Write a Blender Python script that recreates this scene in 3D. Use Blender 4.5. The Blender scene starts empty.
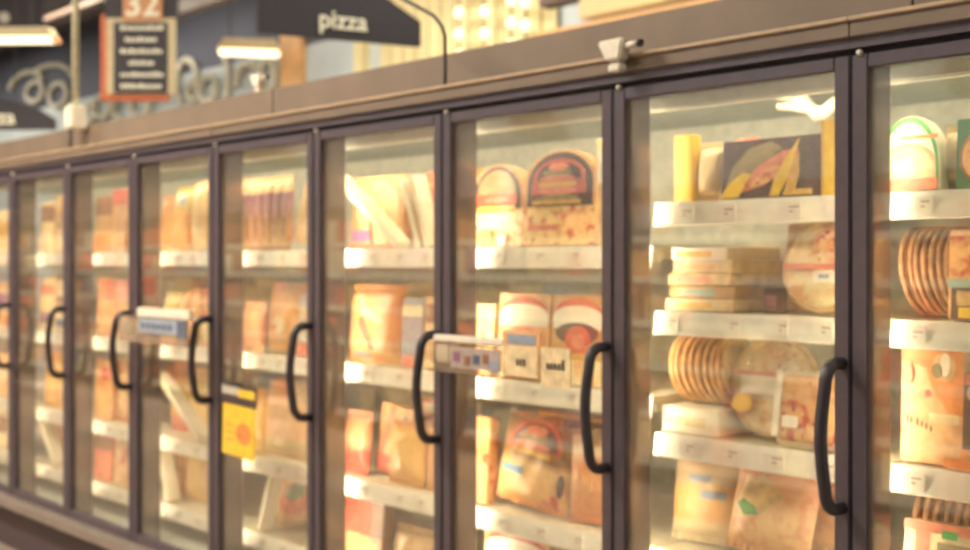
import bpy, bmesh, math, random
from mathutils import Matrix, Vector
random.seed(7)
S = bpy.context.scene
COL = S.collection
PI = math.pi

# ------------------------------------------------------------------ materials
def lin(c):
    return tuple(((v/255/12.92) if v/255 <= .04045 else ((v/255+.055)/1.055)**2.4) for v in c) + (1,)

class N:
    """small node-tree wrapper"""
    def __init__(s, name):
        s.m = bpy.data.materials.new(name); s.m.use_nodes = True
        s.t = s.m.node_tree; s.n = s.t.nodes; s.l = s.t.links
        s.b = s.n['Principled BSDF']
    def add(s, kind, **kw):
        n = s.n.new(kind)
        for k, v in kw.items():
            if hasattr(n, k): setattr(n, k, v)
            else: n.inputs[k].default_value = v
        return n
    def ramp(s, fac, stops, interp='LINEAR'):
        r = s.n.new('ShaderNodeValToRGB'); r.color_ramp.interpolation = interp
        e = r.color_ramp.elements
        while len(e) < len(stops): e.new(.5)
        for el, (p, c) in zip(e, stops): el.position = p; el.color = lin(c)
        s.l.new(fac, r.inputs[0]); return r.outputs[0]
    def mix(s, f, a, b, mode='MIX'):
        n = s.n.new('ShaderNodeMix'); n.data_type = 'RGBA'; n.blend_type = mode
        for sock, v in ((n.inputs[0], f), (n.inputs[6], a), (n.inputs[7], b)):
            if hasattr(v, 'links'): s.l.new(v, sock)
            else: sock.default_value = v
        return n.outputs[2]
    def coords(s, vary=True):
        tc = s.n.new('ShaderNodeTexCoord')
        if not vary: return tc.outputs['Object']
        oi = s.n.new('ShaderNodeObjectInfo')
        mu = s.add('ShaderNodeMath', operation='MULTIPLY'); mu.inputs[1].default_value = 13.7
        s.l.new(oi.outputs['Random'], mu.inputs[0])
        va = s.add('ShaderNodeVectorMath', operation='ADD')
        s.l.new(tc.outputs['Object'], va.inputs[0]); s.l.new(mu.outputs[0], va.inputs[1])
        return va.outputs[0]

def plain(name, c, rough=.5, metal=0., wear=.06, scale=30., spec=.5):
    k = N(name)
    no = k.add('ShaderNodeTexNoise', Scale=scale, Detail=3.)
    k.l.new(k.coords(), no.inputs['Vector'])
    d = tuple(max(0, v*(1-wear)) for v in c); e = tuple(min(255, v*(1+wear)) for v in c)
    k.l.new(k.ramp(no.outputs['Fac'], [(.3, d), (.7, e)]), k.b.inputs['Base Color'])
    k.b.inputs['Roughness'].default_value = rough; k.b.inputs['Metallic'].default_value = metal
    k.b.inputs['Specular IOR Level'].default_value = spec
    return k.m

def emit(name, c, strength):
    k = N(name); k.b.inputs['Base Color'].default_value = lin(c)
    k.b.inputs['Emission Color'].default_value = lin(c); k.b.inputs['Emission Strength'].default_value = strength
    return k.m

def pizza_mat(name, base=(232, 196, 128), sauce=(200, 96, 58), dark=(140, 84, 52), scale=42., rough=.4):
    k = N(name); co = k.coords()
    v = k.add('ShaderNodeTexVoronoi', Scale=scale); k.l.new(co, v.inputs['Vector'])
    n = k.add('ShaderNodeTexNoise', Scale=scale*.55, Detail=4.); k.l.new(co, n.inputs['Vector'])
    a = k.ramp(n.outputs['Fac'], [(.36, sauce), (.47, base), (.62, tuple(min(255, c+14) for c in base))])
    b = k.ramp(v.outputs['Distance'], [(.18, (255, 255, 255)), (.3, (0, 0, 0))])
    g = k.add('ShaderNodeTexNoise', Scale=scale*.2); k.l.new(co, g.inputs['Vector'])
    f = k.mix(1., b, k.ramp(g.outputs['Fac'], [(.5, (0, 0, 0)), (.6, (255, 255, 255))]), 'MULTIPLY')
    k.l.new(k.mix(f, a, lin(dark)), k.b.inputs['Base Color'])
    bp = k.add('ShaderNodeBump', Strength=.35, Distance=.004); k.l.new(n.outputs['Fac'], bp.inputs['Height'])
    k.l.new(bp.outputs[0], k.b.inputs['Normal']); k.b.inputs['Roughness'].default_value = rough
    return k.m

def band_mat(name, stops, h, spots=None, scale=40., rough=.32, amount=.7):
    stops = [(p, tuple(v*f for v, f in zip(c, (.98, .93, .86)))) for p, c in stops]
    if not spots: spots, amount = tuple(v*f for v, f in zip(stops[len(stops)//2][1], (.93, .78, .62))), .6
    """print in horizontal bands up the pack (object z over height h), with optional food speckle"""
    k = N(name); tc = k.n.new('ShaderNodeTexCoord'); sx = k.n.new('ShaderNodeSeparateXYZ')
    k.l.new(tc.outputs['Object'], sx.inputs[0])
    n0 = k.add('ShaderNodeTexNoise', Scale=9.); k.l.new(k.coords(), n0.inputs['Vector'])
    m1 = k.add('ShaderNodeMath', operation='MULTIPLY_ADD'); m1.inputs[1].default_value = 1/h; m1.inputs[2].default_value = -.05
    k.l.new(sx.outputs[2], m1.inputs[0])
    m2 = k.add('ShaderNodeMath', operation='MULTIPLY_ADD'); m2.inputs[1].default_value = .1
    k.l.new(n0.outputs['Fac'], m2.inputs[0]); k.l.new(m1.outputs[0], m2.inputs[2])
    c = k.ramp(m2.outputs[0], stops)
    if spots:
        v = k.add('ShaderNodeTexNoise', Scale=scale, Detail=3.); k.l.new(k.coords(), v.inputs['Vector'])
        f = k.ramp(v.outputs['Fac'], [(.5, (0, 0, 0)), (.62, tuple([int(255*amount)]*3))])
        c = k.mix(f, c, lin(spots))
    k.l.new(c, k.b.inputs['Base Color']); k.b.inputs['Roughness'].default_value = rough
    bp = k.add('ShaderNodeBump', Strength=.6, Distance=.012)
    w = k.add('ShaderNodeTexNoise', Scale=22., Detail=2.); k.l.new(k.coords(), w.inputs['Vector'])
    k.l.new(w.outputs['Fac'], bp.inputs['Height']); k.l.new(bp.outputs[0], k.b.inputs['Normal'])
    return k.m

def clear_mat(name, tint, r0, rough, power=5., haze=0., hazecol=(230, 225, 215)):
    """clear sheet: transparent + mirror by Schlick's law, plus a little diffuse haze"""
    k = N(name); k.n.remove(k.b); out = k.n['Material Output']
    g = k.n.new('ShaderNodeNewGeometry')
    d = k.add('ShaderNodeVectorMath', operation='DOT_PRODUCT'); k.l.new(g.outputs['Normal'], d.inputs[0]); k.l.new(g.outputs['Incoming'], d.inputs[1])
    a = k.add('ShaderNodeMath', operation='ABSOLUTE'); k.l.new(d.outputs['Value'], a.inputs[0])
    s = k.add('ShaderNodeMath', operation='SUBTRACT'); s.inputs[0].default_value = 1; k.l.new(a.outputs[0], s.inputs[1])
    p = k.add('ShaderNodeMath', operation='POWER'); p.inputs[1].default_value = power; k.l.new(s.outputs[0], p.inputs[0])
    f = k.add('ShaderNodeMath', operation='MULTIPLY_ADD'); f.inputs[1].default_value = 1-r0; f.inputs[2].default_value = r0; k.l.new(p.outputs[0], f.inputs[0])
    tr = k.n.new('ShaderNodeBsdfTransparent'); tr.inputs[0].default_value = lin(tint)
    gl = k.n.new('ShaderNodeBsdfGlossy'); gl.inputs['Roughness'].default_value = rough
    mx = k.n.new('ShaderNodeMixShader'); k.l.new(f.outputs[0], mx.inputs[0]); k.l.new(tr.outputs[0], mx.inputs[1]); k.l.new(gl.outputs[0], mx.inputs[2])
    res = mx.outputs[0]
    if haze:
        df = k.n.new('ShaderNodeBsdfTranslucent'); df2 = k.n.new('ShaderNodeBsdfDiffuse')
        df.inputs[0].default_value = lin(hazecol); df2.inputs[0].default_value = lin(hazecol)
        a2 = k.n.new('ShaderNodeMixShader'); k.l.new(df.outputs[0], a2.inputs[1]); k.l.new(df2.outputs[0], a2.inputs[2])
        m3 = k.n.new('ShaderNodeMixShader'); m3.inputs[0].default_value = haze
        k.l.new(res, m3.inputs[1]); k.l.new(a2.outputs[0], m3.inputs[2]); res = m3.outputs[0]
    k.l.new(res, out.inputs[0]); return k.m

CASE_LAMP = 44.
M = dict(
    frame=plain('dark_frame_metal', (80, 71, 79), .42, wear=.04),
    gap=plain('black_gap', (26, 22, 26), .6),
    taupe=plain('taupe_canopy_metal', (120, 104, 88), .5, wear=.05, scale=5),
    ridge=plain('taupe_edge_highlight', (190, 166, 136), .42, wear=.04),
    post=plain('brushed_brown_post', (136, 121, 112), .14, metal=.6, wear=.1, scale=14),
    bumper=plain('grey_bumper', (134, 123, 114), .5), kick=plain('dark_kick', (70, 58, 62), .6),
    inner=plain('cream_case_liner', (198, 202, 192), .55), innertop=plain('grey_case_ceiling', (170, 180, 180), .6),
    shelf=plain('cream_enamel', (222, 214, 186), .4), rail=plain('cream_price_rail', (252, 248, 232), .3, wear=.03),
    tag=plain('white_tag', (248, 244, 228), .4, wear=.02), ink=plain('dark_ink', (70, 60, 58), .5),
    greyink=plain('grey_ink', (196, 184, 162), .5),
    handle=plain('black_handle', (56, 51, 57), .38), white=plain('white_plastic', (238, 230, 210), .35, wear=.03),
    pale_grey=plain('pale_grey', (196, 190, 178), .4), lamp=emit('case_lamp', (255, 238, 208), CASE_LAMP), lampfar=emit('far_case_lamp', (255, 236, 204), 13.), shelflamp=emit('shelf_lamp', (255, 240, 215), 70.), fill_tube=emit('added_case_fill', (255, 236, 204), 40.),
    glass=clear_mat('door_glass', (250, 249, 244), .085, .02, haze=.05, hazecol=(235, 226, 212)),
    film=clear_mat('clear_film', (255, 253, 248), .05, .16, haze=.03),
    acrylic=clear_mat('clear_acrylic', (244, 240, 232), .06, .06, haze=.3, hazecol=(216, 204, 186)),
    # packaging
    white_card=plain('white_card', (250, 240, 214), .34, wear=.03), cream=plain('cream_card', (244, 222, 172), .4),
    peach=plain('peach_card', (240, 184, 128), .4), orange=plain('orange_card', (240, 142, 70), .4),
    red=plain('red_print', (206, 74, 58), .4), salmon=plain('salmon_print', (232, 128, 98), .4),
    yellow=plain('yellow_card', (250, 204, 62), .4), gold=plain('gold_print', (226, 178, 84), .4),
    plum=plain('plum_print', (74, 52, 56), .45), purple=plain('purple_print', (150, 100, 130), .4), lilac=plain('lilac_print', (176, 136, 196), .4),
    green=plain('green_print', (84, 168, 84), .4), dkgreen=plain('dark_green_print', (66, 112, 76), .4), olive=plain('olive_print', (150, 132, 92), .45),
    blue=plain('blue_print', (104, 168, 206), .4), bluegrey=plain('blue_grey_print', (150, 162, 176), .45), slate=plain('slate_print', (82, 100, 122), .45),
    tan=plain('tan_card', (214, 168, 112), .45), teal=plain('teal_print', (150, 172, 150), .45), brown=plain('brown_card', (150, 104, 76), .5),
    pizza=pizza_mat('cheese_pizza_top'), redpizza=pizza_mat('red_pizza_top', (234, 178, 112), (206, 84, 58), (150, 60, 46)),
    palepizza=pizza_mat('pale_pizza_top', (254, 228, 176), (242, 186, 130), (222, 160, 106)),
    cookie=pizza_mat('biscuit_top', (206, 172, 110), (190, 150, 92), (150, 108, 64), 60),
    crust=plain('baked_crust', (206, 158, 98), .6, wear=.18, scale=26), palecrust=plain('pale_crust', (226, 190, 128), .6, wear=.14, scale=26),
    browncrust=plain('brown_crust', (166, 124, 86), .6, wear=.25, scale=24),
    # store
    wall_dark=plain('slate_wall_paint', (88, 92, 106), .8, scale=1), wall_light=plain('pale_blue_grey_wall', (186, 196, 198), .8, scale=1),
    cladding=plain('cream_cladding', (214, 200, 150), .7, scale=2), ceil=plain('grey_ceiling_paint', (120, 116, 116), .8, scale=.5),
    floor=plain('beige_floor_tile', (140, 126, 112), .35, scale=3), wallf=plain('pale_blue_wall_paint', (150, 168, 184), .8, scale=.6),
    wood=plain('tan_timber', (222, 172, 112), .6, wear=.1, scale=3), dkwood=plain('brown_timber', (104, 86, 72), .6, wear=.1, scale=3),
    black=plain('black_sign_board', (52, 48, 54), .6, wear=.04), letter=plain('cream_letters', (252, 244, 216), .5),
    signorange=plain('orange_sign', (208, 110, 66), .5), signtan=plain('tan_sign', (206, 146, 96), .5), signcream=plain('cream_sign', (206, 190, 150), .5),
    scroll=plain('cream_scroll', (200, 196, 176), .6), pole=plain('cream_pole', (206, 206, 176), .5), cable=plain('dark_cable', (58, 50, 46), .6),
    diffuser=emit('lamp_diffuser', (255, 240, 204), 1.4), bulb=emit('bulb', (255, 242, 205), 1.0),
    ceil_lamp=emit('ceiling_tube', (255, 236, 206), 16.),
)

def card(name, c, rough=.4, second=(222, 138, 90), amt=.5, scale=24.):
    k = N(name); co = k.coords()
    a = k.add('ShaderNodeTexNoise', Scale=scale, Detail=5.); k.l.new(co, a.inputs['Vector'])
    b = k.add('ShaderNodeTexNoise', Scale=scale*2.3, Detail=3.); k.l.new(co, b.inputs['Vector'])
    base = k.ramp(a.outputs['Fac'], [(.3, tuple(v*.86 for v in c)), (.55, c), (.75, tuple(min(255, v*1.08) for v in c))])
    f = k.ramp(b.outputs['Fac'], [(.5, (0, 0, 0)), (.66, tuple([int(255*amt)]*3))])
    k.l.new(k.mix(f, base, lin(second)), k.b.inputs['Base Color']); k.b.inputs['Roughness'].default_value = rough
    return k.m
M.update(cream=card('cream_card', (244, 222, 172)), peach=card('peach_card', (240, 188, 132), second=(224, 120, 76)), tan=card('tan_card', (218, 174, 116), second=(240, 210, 150)),
    orange=card('orange_card', (240, 146, 74), second=(246, 190, 120)), salmon=card('salmon_print', (232, 136, 104), second=(246, 206, 160)),
    brown=card('brown_card', (150, 106, 78), second=(206, 160, 110)), plum=card('plum_print', (78, 56, 60), second=(130, 100, 96)), olive=card('olive_print', (152, 136, 96), second=(190, 170, 120)),
    red=card('red_print', (214, 88, 70), second=(240, 160, 130)))

# ------------------------------------------------------------------ mesh helpers
class MB:
    def __init__(s): s.v = []; s.f = []; s.m = []; s.mats = []
    def mi(s, mat):
        if mat not in s.mats: s.mats.append(mat)
        return s.mats.index(mat)
    def add(s, vs, fs, mat):
        o = len(s.v); k = s.mi(mat); s.v += [tuple(p) for p in vs]
        for f in fs: s.f.append(tuple(i+o for i in f)); s.m.append(k)
        return s
    def box(s, x0, x1, y0, y1, z0, z1, mat):
        v = [(x, y, z) for z in (z0, z1) for y in (y0, y1) for x in (x0, x1)]
        return s.add(v, [(0, 2, 3, 1), (4, 5, 7, 6), (0, 1, 5, 4), (2, 6, 7, 3), (0, 4, 6, 2), (1, 3, 7, 5)], mat)
    def prism(s, poly, y0, y1, mat):                 # polygon in xz (anticlockwise seen from the front, -y)
        n = len(poly); v = [(x, y0, z) for x, z in poly] + [(x, y1, z) for x, z in poly]
        return s.add(v, [tuple(range(n)), tuple(range(2*n-1, n-1, -1))] + [(i+n, (i+1) % n+n, (i+1) % n, i) for i in range(n)], mat)
    def tube(s, path, r, mat, n=10, closed=False):
        P = [Vector(p) for p in path]; vs = []; fs = []; L = len(P); up = Vector((.13, .31, .94)).normalized()
        for i, p in enumerate(P):
            a = P[(i-1) % L] if (closed or i) else p; b = P[(i+1) % L] if (closed or i < L-1) else p
            t = (b-a).normalized(); u = up - t*up.dot(t)
            if u.length < 1e-3: u = Vector((1, 0, 0)) - t*t.x
            u.normalize(); w = t.cross(u); rr = r[i] if isinstance(r, (list, tuple)) else r
            for k in range(n):
                an = 2*PI*k/n; vs.append(p + u*rr*math.cos(an) + w*rr*math.sin(an))
        for i in range(L if closed else L-1):
            for k in range(n):
                j = (i+1) % L; fs.append((i*n+k, i*n+(k+1) % n, j*n+(k+1) % n, j*n+k))
        if not closed: fs += [tuple(range(n-1, -1, -1)), tuple(range((L-1)*n, L*n))]
        return s.add(vs, fs, mat)
    def lathe(s, prof, mat, n=36, axis='y', c=(0, 0, 0)):   # prof: (radius, along axis); closed at both ends
        vs = []; fs = []
        for r, h in prof:
            for k in range(n):
                a = 2*PI*k/n; p, q = r*math.cos(a), r*math.sin(a)
                vs.append({'y': (c[0]+p, c[1]+h, c[2]+q), 'x': (c[0]+h, c[1]+p, c[2]+q), 'z': (c[0]+p, c[1]+q, c[2]+h)}[axis])
        L = len(prof)
        for i in range(L-1):
            for k in range(n): fs.append((i*n+k, i*n+(k+1) % n, (i+1)*n+(k+1) % n, (i+1)*n+k))
        fs += [tuple(range(n-1, -1, -1)), tuple(range((L-1)*n, L*n))]
        return s.add(vs, fs, mat)
    def patch(s, poly, surf, off, mat, rings=5):      # print following a pack's front face
        d = []
        for i, p in enumerate(poly):
            q = poly[(i+1) % len(poly)]; k = max(1, int(math.dist(p, q)/.03))
            d += [(p[0]+(q[0]-p[0])*j/k, p[1]+(q[1]-p[1])*j/k) for j in range(k)]
        cx = sum(p[0] for p in d)/len(d); cz = sum(p[1] for p in d)/len(d); n = len(d)
        vs = [(cx, surf(cx, cz)-off, cz)]
        for r in range(1, rings+1):
            for x, z in d:
                X = cx+(x-cx)*r/rings; Z = cz+(z-cz)*r/rings; vs.append((X, surf(X, Z)-off, Z))
        fs = [(0, 1+k, 1+(k+1) % n) for k in range(n)]
        for r in range(rings-1):
            for k in range(n):
                a = 1+r*n; b = a+n; fs.append((a+k, b+k, b+(k+1) % n, a+(k+1) % n))
        return s.add(vs, fs, mat)
    def build(s, name, parent=None, bevel=0, smooth=False, loc=None, rot=None):
        me = bpy.data.meshes.new(name); me.from_pydata(s.v, [], s.f)
        for m in s.mats: me.materials.append(m)
        for p, k in zip(me.polygons, s.m): p.material_index = k; p.use_smooth = smooth
        bm = bmesh.new(); bm.from_mesh(me)
        bmesh.ops.recalc_face_normals(bm, faces=bm.faces)
        if bevel: bmesh.ops.bevel(bm, geom=[e for e in bm.edges if e.calc_face_angle(0) > .5], offset=bevel, segments=2, affect='EDGES', clamp_overlap=True)
        bm.to_mesh(me); bm.free(); me.update()
        o = bpy.data.objects.new(name, me); COL.objects.link(o)
        if parent: o.parent = parent
        if loc: o.location = loc
        if rot: o.rotation_euler = rot
        return o

USED = {}
def tag(o, label, cat, group=None):
    if not 4 <= len(label.split()) <= 16: print('LABEL', len(label.split()), label)
    if label in USED and not (group and USED[label] == group): print('DUPLICATE', label)
    USED[label] = group; o['label'] = label; o['category'] = cat
    if group: o['group'] = group
    return o
def thing(name, label, cat, loc=(0, 0, 0), rot=(0, 0, 0), group=None):
    o = bpy.data.objects.new(name, None); COL.objects.link(o); o.empty_display_size = .05
    o.location = loc; o.rotation_euler = rot
    return tag(o, label, cat, group)
def struct(mb, name, **kw):
    o = mb.build(name, **kw); o['kind'] = 'structure'; return o
def dup(root, label, group=None, loc=None, rot=None):
    r = root.copy(); COL.objects.link(r)
    if loc: r.location = loc
    if rot: r.rotation_euler = rot
    for ch in list(root.children):
        c = ch.copy(); COL.objects.link(c); c.parent = r
        for g in ch.children:
            d = g.copy(); COL.objects.link(d); d.parent = c
    return tag(r, label, root['category'], group or root.get('group'))

def ell(cx, cz, rx, rz, n=28, a0=0, a1=2*PI):
    full = abs(a1-a0-2*PI) < 1e-6
    return [(cx+rx*math.cos(a0+(a1-a0)*i/(n if full else n-1)), cz+rz*math.sin(a0+(a1-a0)*i/(n if full else n-1))) for i in range(n)]
def rec(x0, x1, z0, z1): return [(x0, z0), (x1, z0), (x1, z1), (x0, z1)]

# ------------------------------------------------------------------ room shell
W = 0.76                                    # door pitch; mullions stand at x = -W*k, door plane y = 0
struct(MB().box(-32, 9, -7, 7.2, -.1, 0, M['floor']), 'floor')
struct(MB().box(-32, 9, -7, 7.2, 6.2, 6.3, M['ceil']), 'ceiling')
struct(MB().box(-32, 9, 7, 7.2, 4.75, 6.2, M['wall_dark']), 'wall_back_upper')
struct(MB().box(-32, 9, 7, 7.2, 0, 4.75, M['wall_light']), 'wall_back')
struct(MB().box(-32.2, -32, -7, 7.2, 0, 6.2, M['wall_dark']), 'wall_left')
struct(MB().box(9, 9.2, -7, 7.2, 0, 6.2, M['wallf']), 'wall_right')
struct(MB().box(-32, 9, -7.2, -7, 0, 6.2, M['wallf']), 'wall_front')
cl = MB()
for i in range(13):
    x = -10.95+.25*i; cl.box(x, x+.22, 6.93, 6.97, 2.4, 6.2, M['cladding'])
cl.box(-10.95, -7.9, 6.97, 7.0, 2.4, 6.2, M['cladding'])
struct(cl, 'trim_1')
struct(MB().box(-13.35, -12.78, 6.92, 7.0, 0, 6.2, M['wood']), 'trim_2')
struct(MB().box(-11.42, -11.26, 6.85, 7.0, 0, 6.2, M['cladding']), 'trim_3')

# ------------------------------------------------------------------ freezer cases
BOT, TOP, DEP = .315, 2.147, .92
def shelf_levels(k): return (1.825, 1.505, 1.145, .80, .47) if k <= 0 else (1.70, 1.25, .80, .47)
# k counts doors from x = 0 leftwards; door k spans -W*(k+1) .. -W*k
door_me = {}
def make_door(case, k):
    xl, xr = -W*(k+1)+.004, -W*k-.004; fw = .041
    f = MB()
    f.box(xl, xl+fw, 0, .03, BOT, TOP, M['frame']); f.box(xr-fw, xr, 0, .03, BOT, TOP, M['frame'])
    f.box(xl+fw, xr-fw, 0, .03, TOP-.034, TOP, M['frame']); f.box(xl+fw, xr-fw, 0, .03, BOT, BOT+.045, M['frame'])
    d = f.build('door', case, bevel=.003)
    MB().box(xl+fw-.006, xr-fw+.006, .016, .021, BOT+.04, TOP-.03, M['glass']).build('glass_pane', d)
    hx = xr-.02; z0, z1 = 1.055, 1.405
    path = [(hx, .002, z1)]
    for i in range(9):
        a = PI/2*i/8; path.append((hx, -.03-.045*math.sin(a), z1-.055*(1-math.cos(a))))
    for i in range(1, 8): path.append((hx-.004*math.sin(PI*i/8), -.075-.012*math.sin(PI*i/8), z1-.055-(z1-z0-.11)*i/8))
    for i in range(9):
        a = PI/2*(1-i/8); path.append((hx, -.03-.045*math.sin(a), z0+.055*(1-math.cos(a))))
    path.append((hx, .002, z0))
    MB().tube(path, .0155, M['handle'], 12).build('handle', d, smooth=True)
    MB().lathe([(.004, -.004), (.007, -.001), (.007, .006), (.004, .008)], M['white'], 12, 'y', (xl+.02, -.004, TOP+.004)).build('hinge_pin', d)

def make_shelf(case, k, z, tags):
    x0, x1 = -W*(k+1)+.006, -W*k-.006
    s = MB().box(x0, x1, .19, .84, z-.022, z-.002, M['shelf']).box(x0, x1, .21, .225, z-.05, z-.022, M['shelf'])
    for xx in (x0+.01, x1-.03): s.box(xx, xx+.02, .25, .84, z-.04, z-.022, M['shelf'])
    sh = s.build('shelf', case)
    r = MB().prism([(0, 0), (0, 0)], 0, 0, M['rail']) if False else MB()
    r.add([(x, y, zz) for x in (x0, x1) for y, zz in ((.174, z-.066), (.18, z-.07), (.19, z-.004), (.184, z))], [(0, 1, 2, 3), (7, 6, 5, 4), (0, 3, 7, 4), (1, 5, 6, 2), (0, 4, 5, 1), (3, 2, 6, 7)], M['rail'])
    ra = r.build('price_rail', sh)
    for fx, w in tags:
        x = x0+fx*W
        t = MB().box(x, x+w, .170, .174, z-.056, z-.014, M['tag'])
        for q in range(2): t.box(x+w*.45, x+w*(.9-.25*q), .169, .1705, z-.03-.012*q, z-.024-.012*q, M['greyink'])
        o = t.build('price_tag', sh); o.location.y = .003

def make_case(label, k0, k1, panels):
    """one freezer case whose doors are k0 .. k1-1"""
    xL, xR = -W*k1, -W*k0
    c = thing('freezer_case', label, 'freezer', ((xL+xR)/2, 0, 0))
    class P:                                          # parts built in world x, then parented with the offset
        pass
    def fix(before):
        for o in [o for o in COL.objects if o.parent == c and o not in before]: o.location.x -= c.location.x
    before = set()
    MB().box(xL, xR, .86, .92, BOT-.1, 2.16, M['inner']).build('back_panel', c)
    MB().box(xL, xR, .15, .86, 2.135, 2.16, M['innertop']).build('case_ceiling', c)
    MB().box(xL, xR, .06, .86, .28, .315, M['inner']).build('bottom_deck', c)
    MB().box(xL, xR, .165, .2, 2.095, 2.135, M['rail']).build('air_grille', c, bevel=.006)
    MB().box(xL, xR, .03, .06, 2.147, 2.165, M['gap']).box(xL, xR, .006, .06, 2.165, 2.19, M['frame']).build('header_frame', c)  # recessed strip in black; the canopy's shadow is put into its colour
    MB().box(xL, xR, -.006, .14, 2.190, 2.228, M['taupe']).build('canopy_band', c, bevel=.003)
    MB().box(xL, xR, -.014, .3, 2.228, 2.240, M['ridge']).build('canopy_ledge', c, bevel=.003)  # paler than the canopy: the bright edge highlight is in the colour
    for a, b in panels:
        MB().box(a+.0025, b-.0025, .3, .9, 2.240, 2.425, M['taupe']).build('canopy_panel', c, bevel=.003)
    MB().box(xL, xR, -.03, .1, BOT-.075, BOT-.002, M['bumper']).build('bumper', c, bevel=.012)
    MB().box(xL, xR, .03, .9, .0, BOT-.075, M['kick']).build('kick_panel', c)
    for k in range(k0, k1+1):
        x = -W*k; w = .03 if k not in (k0, k1) else .03
        lo, hi = (x-.034 if k != k1 else x+.001), (x+.034 if k != k0 else x-.001)
        p = MB().box(lo, hi, .034, .13, BOT, 2.147, M['post']).build('post', c, bevel=.004)
        MB().box(x-.0035 if k != k1 else x+.001, x+.0035 if k != k0 else x-.001, .004, .034, BOT, 2.147, M['gap']).build('gap_strip', p)  # black strip closing the gap between neighbouring door frames
        if k != k1 or k == 9: MB().box(x-.033, x-.017, .131, .141, .42, 2.06, M['lamp' if k0 < 4 else 'lampfar']).build('lamp_tube', p)
    for k in range(k0, k1): make_door(c, k)
    rng = random.Random(k0*31+5)
    for k in range(k0, k1):
        for z in shelf_levels(k if k > 0 else 0):
            make_shelf(c, k, z, [(.04+.22*i+rng.random()*.1, rng.choice((.05, .06, .07))) for i in range(4)])
    MB().box(xL+.01, xR-.01, .203, .213, 2.104, 2.122, M['fill_tube']).build('top_fill_tube', c)  # hidden glowing bar added to brighten the top shelf and back wall
    if k0 == 0:  # joined white curved tubes under the case ceiling
        b = MB().tube([(-.445, .36, 2.128), (-.40, .36, 2.126), (-.36, .36, 2.110), (-.335, .36, 2.080), (-.31, .36, 2.062), (-.285, .36, 2.066), (-.26, .36, 2.085), (-.18, .36, 2.080), (-.1, .36, 2.085)], [.011, .015, .016, .018, .026, .026, .024, .022, .014], M['white'], 12)
        b.tube([(-.445, .36, 2.098), (-.40, .36, 2.096), (-.35, .36, 2.085), (-.31, .36, 2.064)], [.010, .015, .016, .017], M['white'], 12)
        b.build('white_arms', c, smooth=True)
    fix(before)
    return c
PX = (-3.04, 0)                              # joints of the canopy panels
make_case('dark framed glass door freezer cut off by the picture edge, nearest case', -2, 0, [(PX[1], 1.52)])
make_case('four door freezer case in the middle of the row under the white clamp', 0, 4, [(PX[0], PX[1])])
make_case('far freezer case of narrow looking doors running off beyond the white pole', 4, 9, [(-5.3, PX[0]), (-6.84, -5.3)])

# ------------------------------------------------------------------ packages
FR = .225                                           # front line of the goods
def settle(root, x, z, y=FR, lean=0., roll=0., yaw=0., d=.05, w=.1):
    root.location = (x, y, z + d*math.sin(lean) + (w/2)*abs(math.sin(roll)) + .001)
    root.rotation_euler = (-lean, -roll, yaw)

def prints(root, patches, surf):
    groups = {}
    for i, (part, mat, poly) in enumerate(patches): groups.setdefault(part, []).append((i, mat, poly))
    for part, items in groups.items():
        m = MB()
        for i, mat, poly in items: m.patch(poly, surf, .0014+.0011*i, M[mat] if isinstance(mat, str) else mat)
        m.build(part, root)

def carton(name, label, cat, x, z, w, h, d, mat, patches=(), y=FR, lean=.06, roll=0., yaw=0., group=None, arch=0.):
    r = thing(name, label, cat, group=group)
    mat = M[mat] if isinstance(mat, str) else mat
    if arch:
        poly = [(-w/2, 0), (w/2, 0)] + [(w/2*math.cos(a)*1., h-arch+arch*math.sin(a)) for a in [PI*i/14 for i in range(15)]]
        MB().prism(poly, 0, d, mat).build('carton_body', r, bevel=.002)
    else: MB().box(-w/2, w/2, 0, d, 0, h, mat).build('carton_body', r, bevel=.003)
    prints(r, patches, lambda a, b: 0.)
    settle(r, x, z, y, lean, roll, yaw, d, w); return r

def bag(name, label, cat, x, z, w, h, d, mat, patches=(), y=FR, lean=.1, roll=0., yaw=0., group=None, seals=True, seed=0, p=2.4):
    r = thing(name, label, cat, group=group); mat = M[mat] if isinstance(mat, str) else mat
    rng = random.Random(seed); ph = [rng.random()*6 for _ in range(6)]; s = .018 if seals else 0
    def bulge(a, b):
        u = min(1, abs(2*a/w)); v = min(1, max(0, (b-s)/(h-2*s))); v = abs(2*v-1)
        return d/2*max(0, (1-u**p))**.6*max(0, 1-v**(p+.6))**.6
    def wr(a, b): return .008*(math.sin(38*a+ph[0]+9*b)*math.sin(31*b+ph[1])+.6*math.sin(71*a-44*b+ph[2]))
    c = d/2
    def front(a, b): return c-bulge(a, b)*(1+9*wr(a, b))
    nx, nz = 16, 20; vs = []; fs = []
    for side in (0, 1):
        for j in range(nz+1):
            for i in range(nx+1):
                a = -w/2+w*i/nx; b = s+(h-2*s)*j/nz
                pinch = 1-.06*math.cos(2*PI*(j/nz))*0
                vs.append((a*pinch, front(a, b) if side == 0 else 2*c-front(a, b), b))
    o = (nx+1)*(nz+1)
    for j in range(nz):
        for i in range(nx):
            q = j*(nx+1)+i; fs.append((q, q+1, q+nx+2, q+nx+1)); fs.append((o+q+nx+1, o+q+nx+2, o+q+1, o+q))
    MB().add(vs, fs, mat).build('bag_body', r, smooth=True)
    if seals:
        for b0 in (0, h-s):
            m = MB(); n = 24; vv = []
            for b in (b0, b0+s):
                for i in range(n+1): vv.append((-w/2+w*i/n, c+.003*(1 if i % 2 else -1), b))
            m.add(vv, [(i, i+1, n+2+i, n+1+i) for i in range(n)], mat).build('crimped_seal', r)
    prints(r, patches, front)
    settle(r, x, z, y, lean, roll, yaw, d*.6, w); return r

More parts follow.
